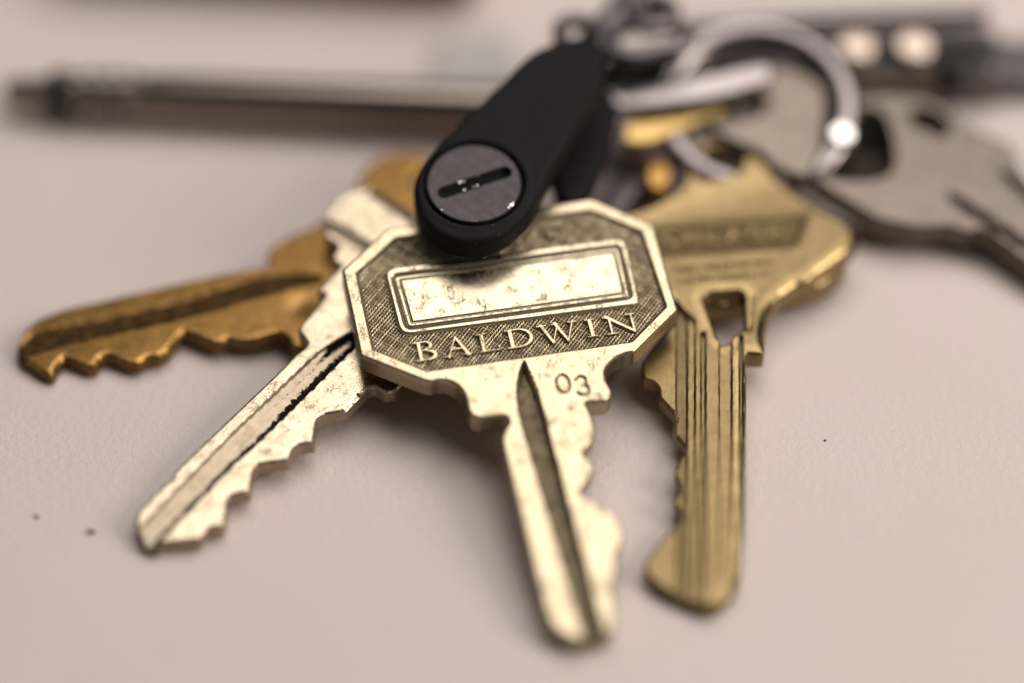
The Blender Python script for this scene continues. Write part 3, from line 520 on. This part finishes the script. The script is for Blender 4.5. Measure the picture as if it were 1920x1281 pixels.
    sheet('round_mark', sd_circle(tx, ty, .95), (tx - 1.2, ty - 1.2, tx + 1.2, ty + 1.2), .06, 'pale_brass', t,
          lambda X, Y, d: (-.06 + roundover(d, .2) - .18 * np.exp(-((d + .32) / .1) ** 2) - .16 * np.exp(-((X - tx) / .12) ** 2) * (np.abs(Y - ty) < .4), .35 + .6 * np.exp(-((d + .32) / .14) ** 2), np.zeros_like(X)), -.6, back=False)
M['polished_brass'] = metal('polished_brass', (0.64, 0.555, 0.40), (0.50, 0.41, 0.27), (0.06, 0.042, 0.022), .19, .6, 1.0, .30, .18)
octagonal_key()

# ------------------------------------------------------------------ worn pale key with ribbed head
def worn_key():
    b = DATA['B']; h = .1
    t = thing('door_key', 'worn pale key with ribbed head and black grime in its groove', 'key', mtx(b['mat']))
    poly = rounded(b['out'], .12, 2); sd = sd_poly(poly)
    grv = sd_poly(b['groove']); strip = sd_poly(b['strip']); l1 = sd_poly(rounded(b['bowline'], .2)); l2 = sd_poly(rounded(b['bowline2'], .2)); cf = sd_poly(b['chamf'])
    def zf(X, Y, d):
        z = roundover(d, .3) + .006 * wob(X, Y, .6, 1)
        g = grv(X, Y); gk = 1 - sstep(-.10, .06, g)
        s = strip(X, Y)
        # groove floor slopes from the ridge line down to the toothed side
        far = np.clip(-s, -9, 9); dist = np.clip(s, 0, 3.2)
        z = z - gk * (.34 + .02 * dist)
        dirt_shade = .25 * sstep(-.2, 0, d) + .34 * gk + .6 * np.exp(-(s / .10) ** 2) * (g < .3)
        grime = gk * np.clip(1.0 + g / (1.25 + .5 * sstep(-6, 8, Y)), 0, 1) * (s > .8)
        for l in (l1, l2):
            k = 1 - sstep(-.35, .25, l(X, Y)); z = z - .55 * k; dirt_shade = np.maximum(dirt_shade, .45 * k)
        z = z - .35 * (1 - sstep(-.3, .1, cf(X, Y)))
        return z, dirt_shade, grime
    cut = round(8.0 / h) * h
    sheet('bow', sd, box_of(poly), h, 'white_brass', t, zf, -1.55, wall=.6, clip=('above', cut))
    sheet('blade', sd, box_of(poly), h, 'white_brass', t, zf, -1.55, wall=.6, clip=('below', cut))
worn_key()

# ------------------------------------------------------------------ copper coloured key
def copper_key():
    c = DATA['C']; h = .16
    t = thing('door_key', 'orange copper coloured key with dark blade groove, its blade pointing away from the pile', 'key', mtx(c['mat']))
    poly = rounded(c['out'], .2, 3); hx, hy = c['hole'][0]
    so = sd_poly(poly); hole = sd_circle(hx, hy, 2.4); sd = lambda X, Y: np.maximum(so(X, Y), -hole(X, Y))
    grv = sd_poly(rounded(c['groove'], .3, 2)); px, py = c['pit'][0]
    def zf(X, Y, d):
        z = roundover(d, .4) + .010 * wob(X, Y, .5, 6)
        gc = grv(X, Y) - .22; gk = 1 - sstep(-.14, .12, gc); z = z - .35 * gk; pre = np.exp(-np.clip(gc, 0, 9) / .35) * (X < 0)
        pk = np.exp(-(((X - px) ** 2 + (Y - py) ** 2) / 1.3)); z = z - .15 * pk
        return z, np.maximum(np.maximum(np.maximum(.99 * gk, .55 * pre), .6 * pk), .35 * sstep(-.3, 0, d)), np.zeros_like(X)
    cut = round(15.6 / h) * h
    sheet('bow', sd, box_of(poly), h, 'copper', t, zf, -1.5, wall=.75, clip=('above', cut))
    sheet('blade', sd, box_of(poly), h, 'copper', t, zf, -1.5, wall=.75, clip=('below', cut))
copper_key()

# ------------------------------------------------------------------ brass key with a stamped frame and a slot in its neck
def sans_letter(ch, x0, x1, y0, h, w):
    y1, m, r = y0 + h, y0 + h / 2, w
    B = lambda *p: [(p[i][0], p[i][1], p[i + 1][0], p[i + 1][1], w, w) for i in range(len(p) - 1)]
    a, b = x0 + w / 2, x1 - w / 2; lo, hi = y0 + w / 2, y1 - w / 2
    return {'S': B((b, hi - .12 * h), (b - .2 * (b - a), hi), (a + .2 * (b - a), hi), (a, hi - .2 * h), (a + .2 * (b - a), m), (b - .2 * (b - a), m), (b, lo + .2 * h), (b - .2 * (b - a), lo), (a + .2 * (b - a), lo), (a, lo + .12 * h)),
            'C': B((b, hi - .15 * h), (b - .25 * (b - a), hi), (a + .25 * (b - a), hi), (a, hi - .25 * h), (a, lo + .25 * h), (a + .25 * (b - a), lo), (b - .25 * (b - a), lo), (b, lo + .15 * h)),
            'H': B((a, lo), (a, hi)) + B((b, lo), (b, hi)) + B((a, m), (b, m)), 'L': B((a, hi), (a, lo), (b, lo)),
            'A': B((a, lo), ((a + b) / 2, hi), (b, lo)) + B((a + .2 * (b - a), lo + .28 * h), (b - .2 * (b - a), lo + .28 * h)),
            'G': B((b, hi - .15 * h), (b - .25 * (b - a), hi), (a + .25 * (b - a), hi), (a, hi - .25 * h), (a, lo + .25 * h), (a + .25 * (b - a), lo), (b, lo), (b, m), (b - .4 * (b - a), m)),
            'E': B((b, hi), (a, hi), (a, lo), (b, lo)) + B((a, m), (b - .1 * (b - a), m))}[ch]
def brass_key():
    k_ = DATA['D']; h = .06
    t = thing('door_key', 'golden brass key with stamped letters and a slot in its neck, ring through its head', 'key', mtx(k_['mat']))
    poly = rounded(k_['out'], .45, 3)
    so, s1, s2 = sd_poly(poly), sd_poly(rounded(k_['hole'], .6, 3)), sd_poly(rounded(k_['trap'], .35, 3))
    sd = lambda X, Y: np.maximum(np.maximum(so(X, Y), -s1(X, Y)), -s2(X, Y))
    fr = sd_poly(rounded(k_['frame'], .3, 2)); gl = [sd_poly(rounded(g, .25, 3)) for g in k_['gl']]
    la, lb = sd_poly(k_['lowa']), sd_poly(k_['lowb']); shelf = sd_poly(k_['shelf'])
    p00, p10, p01, p11 = (np.array(v) for v in k_['text'])
    rws = k_['rows']; rnd = random.Random(3)
    marks = []
    for (ax, ay), (bx, by) in ((rws[0], rws[1]), (rws[2], rws[3])):
        for i in range(15):
            u = (i + .2) / 15; x, y = ax + (bx - ax) * u, ay + (by - ay) * u
            marks.append((x, y - .3, x + rnd.uniform(-.1, .25), y + .35, .14, .14))
            if rnd.random() < .6: marks.append((x, y + rnd.choice((-.3, 0, .35)), x + .35, y + rnd.choice((-.3, .0, .3)), .13, .13))
    mk = sd_strokes(marks)
    def zf(X, Y, d):
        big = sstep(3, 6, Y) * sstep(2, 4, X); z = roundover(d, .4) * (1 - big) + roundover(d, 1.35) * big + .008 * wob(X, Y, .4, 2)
        dirt_shade = .3 * sstep(-.3, 0, d) * (1 - big)
        dirt_shade = np.maximum(dirt_shade, .34 * sstep(-.8, -1.5, d) * (1 - sstep(-1.5, 2.5, Y * .8 - 17.6 - X * .35)))  # light gradient put into colour: face darker, upper-left loop left bright
        f = fr(X, Y); k = 1 - sstep(-.16, .05, f)
        z = z - .24 * k; dirt_shade = np.maximum(dirt_shade, .8 * k + .35 * np.exp(-((f + .08) / .1) ** 2))
        z = z + .10 * np.exp(-((f - .35) / .15) ** 2)
        c = 1 - sstep(-.06, .06, mk(X, Y)); z = z - .12 * c; dirt_shade = np.maximum(dirt_shade, .5 * c)
        for i, g in enumerate(gl):
            gd = g(X, Y); q = 1 - sstep(-.14, .06, gd); z = z - (.55 if i != 1 else .6) * q
            dirt_shade = np.maximum(dirt_shade, (.45 if i != 1 else .08) * q); dirt_shade = np.maximum(dirt_shade, .55 * np.exp(-((gd + .05) / .12) ** 2))
        a = 1 - sstep(-.12, .08, la(X, Y)); b = 1 - sstep(-.15, .1, lb(X, Y))
        z = z - .55 * a - .35 * b; dirt_shade = np.maximum(dirt_shade, .35 * a + .25 * b)
        return z, np.minimum(dirt_shade, 1), np.zeros_like(X)
    cut = round(2.5 / h) * h
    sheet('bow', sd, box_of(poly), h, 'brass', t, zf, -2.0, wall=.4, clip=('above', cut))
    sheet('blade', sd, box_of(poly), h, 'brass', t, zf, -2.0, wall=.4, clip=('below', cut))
    cw = (p10 - p00); ln = np.linalg.norm(cw); ang = math.atan2(cw[1], cw[0]); hh = np.linalg.norm(p01 - p00)
    hh = 1.95; w = ln / 7
    for i, ch in enumerate('SCHLAGE'):
        u = (i) / 7; o = p00 + cw * u
        segs = []
        for (x0, y0, x1, y1, wa, wb) in sans_letter(ch, 0.05, w * .78, 0, hh, .44):
            ca, sa = math.cos(ang), math.sin(ang)
            segs.append((o[0] + ca * x0 - sa * y0, o[1] + sa * x0 + ca * y0, o[0] + ca * x1 - sa * y1, o[1] + sa * x1 + ca * y1, wa, wb))
        sheet('letter', sd_strokes(segs), (o[0] - 1, o[1] - 1, o[0] + w + 1, o[1] + hh + 1), .1, 'brass', t, lambda X, Y, d: (.10 + roundover(d, .14), .7 * sstep(-.10, 0, d), np.zeros_like(X)), -.5, back=False, wall=.9)
brass_key()

def under_key():
    e = DATA['E']; h = .2
    t = thing('door_key', 'plain brass key lying hidden underneath the golden brass key, only its head edge showing', 'key', mtx(e['mat']))
    poly = rounded(e['out'], 1.2, 4); so = sd_poly(poly); sd = so
    zf = lambda X, Y, d: (roundover(d, .45) + .008 * wob(X, Y, .4, 2), .3 * sstep(-.3, 0, d), np.zeros_like(X))
    sheet('bow', sd, box_of(poly), h, 'brass', t, zf, -2.2)
under_key()

# ------------------------------------------------------------------ nickel key at the edge of the pile
def nickel_key():
    f = DATA['F']; h = .18
    t = thing('door_key', 'grey nickel key with two openings in its head, blade running out of the picture', 'key', mtx(f['mat']))
    poly = rounded(f['out'], .6, 3)
    so, s1, s2 = sd_poly(poly), sd_poly(rounded(f['hole'], .6, 3)), sd_poly(rounded(f['hole2'], .5, 3))
    sd = lambda X, Y: np.maximum(np.maximum(so(X, Y), -s1(X, Y)), -s2(X, Y))
    g1, g2 = sd_poly(rounded(f['groove'], .3, 2)), sd_poly(rounded(f['groove2'], .3, 2))
    def zf(X, Y, d):
        z = roundover(d, .45) + .010 * wob(X, Y, .35, 3)
        dirt_shade = .2 * sstep(-.3, 0, d)
        for g in (g1, g2):
            k = 1 - sstep(-.3, .1, g(X, Y)); z = z - .9 * k; dirt_shade = np.maximum(dirt_shade, .9 * k)
        return z, dirt_shade, np.zeros_like(X)
    cut = round(-10.2 / h) * h
    sheet('bow', sd, box_of(poly), h, 'nickel', t, zf, -2.2, wall=.5, clip=('above', cut))
    sheet('blade', sd, box_of(poly), h, 'nickel', t, zf, -2.2, wall=.5, clip=('below', cut))
nickel_key()

# ------------------------------------------------------------------ further keys deep in the pile
def plate_key(code, label, mat, h=.2, hole=None, r=.35, zb=-2.0):
    d_ = DATA[code]; t = thing('door_key', label, 'key', mtx(d_['mat']))
    poly = rounded(d_['out'], 1.0, 4); sd = so = sd_poly(poly)
    if hole:
        hs = sd_circle(*hole); sd = lambda X, Y: np.maximum(so(X, Y), -hs(X, Y))
    zf = lambda X, Y, d: (roundover(d, r) + .010 * wob(X, Y, .4, 3), .15 * sstep(-.3, 0, d), np.zeros_like(X))
    sheet('bow', sd, box_of(poly), h, mat, t, zf, zb)
    return t
hx, hy = DATA['I']['hole'][0]
plate_key('I', 'dull grey key head with a small round hole, inside the big ring', 'nickel', hole=(hx, hy, 1.25))
plate_key('H', 'narrow silver key head laid over a golden one beside the black fob', 'steel', r=.5, zb=-1.1)
plate_key('H2', 'golden key head tucked under the narrow silver one', 'gold', zb=-1.6)
plate_key('R', 'small orange bow end of a brass key deep between fob and ring', 'copper', h=.15)
plate_key('U', 'dark plate added underneath the grey nickel key as the shade in its openings', 'dark_metal', zb=-1.8)  # added plate, stands in for shade inside the nickel key's openings
def grey_strip():
    (x0, y0, z0), (x1, y1, z1) = DATA['QW']
    a = math.atan2(y1 - y0, x1 - x0); ln = math.hypot(x1 - x0, y1 - y0)
    t = thing('door_key', 'plain steel key blade lying in the shade behind the fob', 'key', flat((x0 + x1) / 2, (y0 + y1) / 2, 3.4, a))
    poly = rounded([(-ln * .6, -2.6), (ln * .6, -2.6), (ln * .6, 2.6), (-ln * .6, 2.6)], .8)
    sheet('blade', sd_poly(poly), box_of(poly), .2, 'dull_steel', t, lambda X, Y, d: roundover(d, .4) - .5 * np.exp(-((Y - .6) / .5) ** 2), -1.8)

grey_strip()

# ------------------------------------------------------------------ black fob with its slotted disc
def fob():
    p = DATA['P']
    t = thing('key_fob', 'black rubber strap fob with a slotted grey disc, draped over the octagonal key head', 'key fob', mtx(p['mat']))
    poly = rounded(smooth_pts([(x, y, 0) for x, y in p['out']], True, 4), .3, 2); poly = [(v[0], v[1]) for v in poly]
    so = sd_poly(poly)
    dc = np.array(p['disc']); cx, cy = dc[:4].mean(0); R = np.hypot(dc[:4, 0] - cx, dc[:4, 1] - cy).mean()
    ring = sd_circle(cx, cy, R + .32); sd = so
    def zf(X, Y, d):
        z = roundover(d, .7)
        q = ring(X, Y)
        z = z - .75 * (1 - sstep(-.12, .10, q)) + .10 * np.exp(-((q - .35) / .35) ** 2)
        return z + .02 * wob(X, Y, .8, 1)
    sheet('strap', sd, box_of(poly), .13, 'rubber', t, zf, -2.6)
    (sx0, sy0), (sx1, sy1) = p['slot']
    slot = sd_strokes([(sx0, sy0, sx1, sy1, 1.28, 1.28)])
    def zd(X, Y, d):
        k = 1 - sstep(-.16, .05, slot(X, Y))
        ang = np.arctan2(Y - cy, X - cx)
        rim = np.exp(-((d + .12) / .14) ** 2)
        nick = np.where(np.sin(ang * 9 + 1.3) + np.sin(ang * 23) > .9, .0, 0.0)
        return roundover(d, .14) - .85 * k + .02 * wob(X, Y, 1.7, 2) + .02, .9 * k, np.zeros_like(X)
    sheet('disc', sd_circle(cx, cy, R), (cx - R - .3, cy - R - .3, cx + R + .3, cy + R + .3), .07, 'disc', t, zd, -.9, back=False)
    # bright nicks on the disc rim and in the slot
    rr = random.Random(2)
    u = np.array([sx1 - sx0, sy1 - sy0]); u /= np.linalg.norm(u); v = np.array([-u[1], u[0]])
    spots = [(cx + (R - .16) * math.cos(q), cy + (R - .16) * math.sin(q), s) for q, s in ((-.62, .17), (-.70, .11), (-.55, .10), (-1.52, .06), (-2.35, .08), (-2.9, .05), (-1.1, .05))]
    m0 = np.array([(sx0 + sx1) / 2, (sy0 + sy1) / 2])
    for a_, b_, s in ((-1.35, .55, .10), (-1.1, .54, .09), (-.9, .55, .06), (-1.2, -.42, .09), (-.25, -.44, .08), (.1, -.45, .1), (.6, .55, .06)):
        q = m0 + u * a_ + v * b_; spots.append((q[0], q[1], s))
    for x, y, s in spots:
        segs = [(x, y, x + rr.uniform(-.1, .1), y + rr.uniform(-.05, .05), s * 2.2, s * 1.4)]
        sheet('nick', sd_strokes(segs), (x - .4, y - .4, x + .4, y + .4), .035, 'polished_steel', t, lambda X, Y, d: .035 + roundover(d, .05), -.1, back=False)
    q = DATA['P2']
    t2 = thing('key_fob', 'black lower leaf of a strap in the shade under the rubber fob', 'key fob', mtx(q['mat']))
    poly2 = rounded(q['out'], 1.2, 4)
    sheet('strap', sd_poly(poly2), box_of(poly2), .25, 'rubber', t2, lambda X, Y, d: roundover(d, .9), -2.4)
fob()

# ------------------------------------------------------------------ rings and links
def gap_filler():
    t = thing('gap_shade', 'black tube added as the shade in the gap below the oval steel link', 'shade_tube')
    tube('shade_tube', smooth_pts(DATA['shade_tube'], False, 6), 2.2, 'rubber', t, squash=.6)  # added black tube, stands in for the darkness of the gap
gap_filler()
def split_ring():
    g = DATA['G']; m = mtx(g['mat'])
    t = thing('split_ring', 'big shiny steel split ring threaded through the brass and nickel keys', 'key ring', m)
    R, r = 9.2, 1.25; pts = []
    n = 150
    for i in range(n + 1):
        a = math.radians(-35) + i / n * 4 * math.pi * .985
        k = i / n
        z = -.75 + 1.5 * (sstep(.38, .62, np.array(k)).item())
        pts.append((R * math.cos(a), R * math.sin(a), z))
    gx, gy = DATA['G']['glint_spot'][0]
    sheet('glint_disc', sd_circle(gx, gy, 1.3), (gx - 2, gy - 2, gx + 2, gy + 2), .1, 'polished_steel', t, lambda X, Y, d: 1.7 + roundover(d, .3), -.4)  # polished disc added on the ring to give its bright glint
    tube('coil', pts, r, 'steel', t, seg=20, squash=.6)
split_ring()
def links():
    t = thing('chain_link', 'oval steel link hooked to the top of the black fob', 'chain link')
    tube('link', smooth_pts(DATA['link'], True, 5), .95, 'dull_steel', t, closed=True)
    t = thing('chain_link', 'smaller dark steel link at the frame edge above the oval link', 'chain link')
    tube('link', smooth_pts(DATA['link2'], True, 5), .85, 'dull_steel', t, closed=True)
    t = thing('clasp', 'dark blackened clasp bar running through the smaller dark link', 'clasp')
    tube('bar', smooth_pts(DATA['clasp'], False, 5), 1.6, 'dark_metal', t)
    t = thing('shackle', 'small grey steel shackle through the eye of the black fob', 'shackle')
    tube('bow', smooth_pts(DATA['shackle'], False, 6), .85, 'dull_steel', t)
    t = thing('strap_end', 'thin grey metal strap running up from the fob to the frame edge', 'strap')
    tube('strap', smooth_pts(DATA['strap'], False, 6), 1.5, 'dull_steel', t, squash=.45)
    t = thing('steel_rod', 'long grey steel rod lying behind the top of the big ring', 'rod')
    tube('rod', smooth_pts(DATA['bar'], False, 4), 1.15, 'steel', t)
links()

# ------------------------------------------------------------------ things further back on the table
def pen():
    p = DATA['pen']
    a, b = Vector(p[0]), Vector(p[-1]); ax = (b - a).normalized(); L_ = (b - a).length
    t = thing('pen', 'brownish metal pen with black collar lying across the table behind the keys', 'pen')
    def piece(name, s0, s1, prof, mat):
        pts = [tuple(a + ax * (s0 + (s1 - s0) * u)) for u, _ in prof]; tube(name, pts, [r for _, r in prof], mat, t, seg=28)
    sc = lambda i: (Vector(p[i]) - a).length
    piece('tip', sc(0), sc(2), [(0, .7), (.08, 1.3), (.5, 1.55), (1, 1.7)], 'pen')
    piece('collar', sc(2), sc(3), [(0, 2.1), (.15, 2.5), (.85, 2.6), (1, 2.3)], 'black')
    for i in range(3):
        s = sc(4) + 2.1 * i
        piece('grip_ring', s, s + 1.5, [(0, 2.3), (.25, 2.75), (.75, 2.75), (1, 2.3)], 'steel')
    piece('core', sc(3), sc(5), [(0, 2.2), (1, 2.3)], 'pen')
    piece('barrel', sc(5), L_ + 8, [(0, 2.3), (.03, 2.55), (1, 2.75)], 'pen')
pen()

def pocket_tool():
    (x0, y0, _), (x1, y1, _), (x2, y2, _), _ = DATA['mt']
    t = thing('pocket_tool', 'steel pocket tool with two added highlight discs and brown side lying behind the ring', 'pocket tool')
    cx, cy = 36, 55.5
    poly = rounded([(-18, -3.5), (16, -3.5), (16, 4.5), (-18, 4.5)], 2.5, 5)
    sheet('liner', sd_poly(poly), box_of(poly), .3, 'dull_steel', t, lambda X, Y, d: roundover(d, .6), -5.0, m=flat(cx, cy, 5.0))
    poly = rounded([(-6, -2.6), (15, -2.6), (15, 1.2), (-6, 1.2)], .8, 4)
    sheet('slot_shade', sd_poly(poly), box_of(poly), .3, 'black', t, lambda X, Y, d: roundover(d, .2), -.5, m=flat(cx, cy, 5.25))  # black plate in place of the shade inside the slots
    (sx, sy, _), (ex, ey, _) = DATA['scale']
    poly = rounded([(-6, -1.2), (6.5, -1.2), (6.5, 1.2), (-6, 1.2)], .8, 4)
    sheet('scale', sd_poly(poly), box_of(poly), .3, 'scale', t, lambda X, Y, d: roundover(d, .6), -3.2, m=flat((sx + ex) / 2, sy, 4.2))
    for x, y, z in DATA['highlights']:
        sheet('highlight_disc', sd_circle(0, 0, 1.9), (-2.5, -2.5, 2.5, 2.5), .15, 'highlight_steel', t, lambda X, Y, d: .8 + roundover(d, .4) + .16 * Y, -1.5, m=flat(x, y + 1.3, 6.0))  # disc added for a bright highlight, tilted to catch the ceiling panel
    x, y, z = DATA['dark'][0]
    sheet('pivot', sd_circle(0, 0, 1.6), (-2, -2, 2, 2), .2, 'black', t, lambda X, Y, d: roundover(d, .5), -3.5, m=flat(x, y, 6.2))
    t = thing('grey_clip', 'dark grey metal clip at the edge of the picture beyond the nickel key', 'clip')
    (ax, ay, _), (bx, by, _) = DATA['misc']
    poly = rounded([(-3.5, -4), (8, -4), (8, 4), (-3.5, 4)], 1.2, 4)
    sheet('plate', sd_poly(poly), box_of(poly), .4, 'dull_steel', t, lambda X, Y, d: roundover(d, .6), -2.4, m=flat(ax + 2, ay - 3, 2.5))
pocket_tool()

def back_things():
    (x0, y0, _), (x1, y1, _), (x2, y2, _) = DATA['wal']
    t = thing('wallet', 'dark brown leather wallet lying at the top edge of the picture', 'wallet')
    poly = rounded([(x0, y0 + 1.5), (x1, y1 - 1.0), (x1 + 3, y1 + 60), (x0 - 14, y0 + 60)], 3, 5)
    sheet('cover', sd_poly(poly), box_of(poly), .8, 'leather', t, lambda X, Y, d: roundover(d, 1.5), -3.2, m=flat(0, 0, 9.5))
    poly = rounded([(x0 + 2, y0 + 3.5), (x1 - 1, y1 + 1.5), (x1 + 2, y1 + 60), (x0 - 12, y0 + 60)], 3, 5)
    sheet('lining', sd_poly(poly), box_of(poly), .8, 'leather', t, None, -2.5, m=flat(0, 0, 6.2))
    poly = rounded([(x0 + 1, y0 + 2.2), (x1, y1 - .4), (x1 + 3, y1 + 60), (x0 - 13, y0 + 60)], 3, 5)
    sheet('back_cover', sd_poly(poly), box_of(poly), .8, 'leather', t, lambda X, Y, d: roundover(d, 1.2), -3.4, m=flat(0, 0, 3.6))
    c = DATA['card']
    poly = rounded([(v[0], v[1]) for v in c], 1.0, 4)
    tag(sheet('plastic_card', sd_poly(poly), box_of(poly), .6, 'card', None, lambda X, Y, d: roundover(d, .3), -.9, m=flat(0, 0, 1.0)), 'pale bluish grey plastic card behind the top of the black fob', 'card')
    for i, (x, y, z) in enumerate(DATA['specks'][:3]):
        lab = ('small dark crumb on the table near the tip of the worn pale key', 'faint grey crumb at the left of the table below the copper key', 'tiny dark crumb on the bare table beside the golden brass key')[i]
        r = (.36, .24, .12)[i]; rr = random.Random(i)
        pts = [(r * rr.uniform(.7, 1.2) * math.cos(q) * 1.2, r * rr.uniform(.7, 1.2) * math.sin(q)) for q in np.linspace(0, 5.6, 9)]
        o = sheet('crumb', sd_poly(pts), box_of(pts), .08, 'crumb', None, lambda X, Y, d: .22 * np.sqrt(np.clip(-d / r, 0, 1)) + .03 * wob(X, Y, 9, i), -.05, m=flat(x, y, .06))
        tag(o, lab, 'crumb', 'crumbs on the table')
back_things()
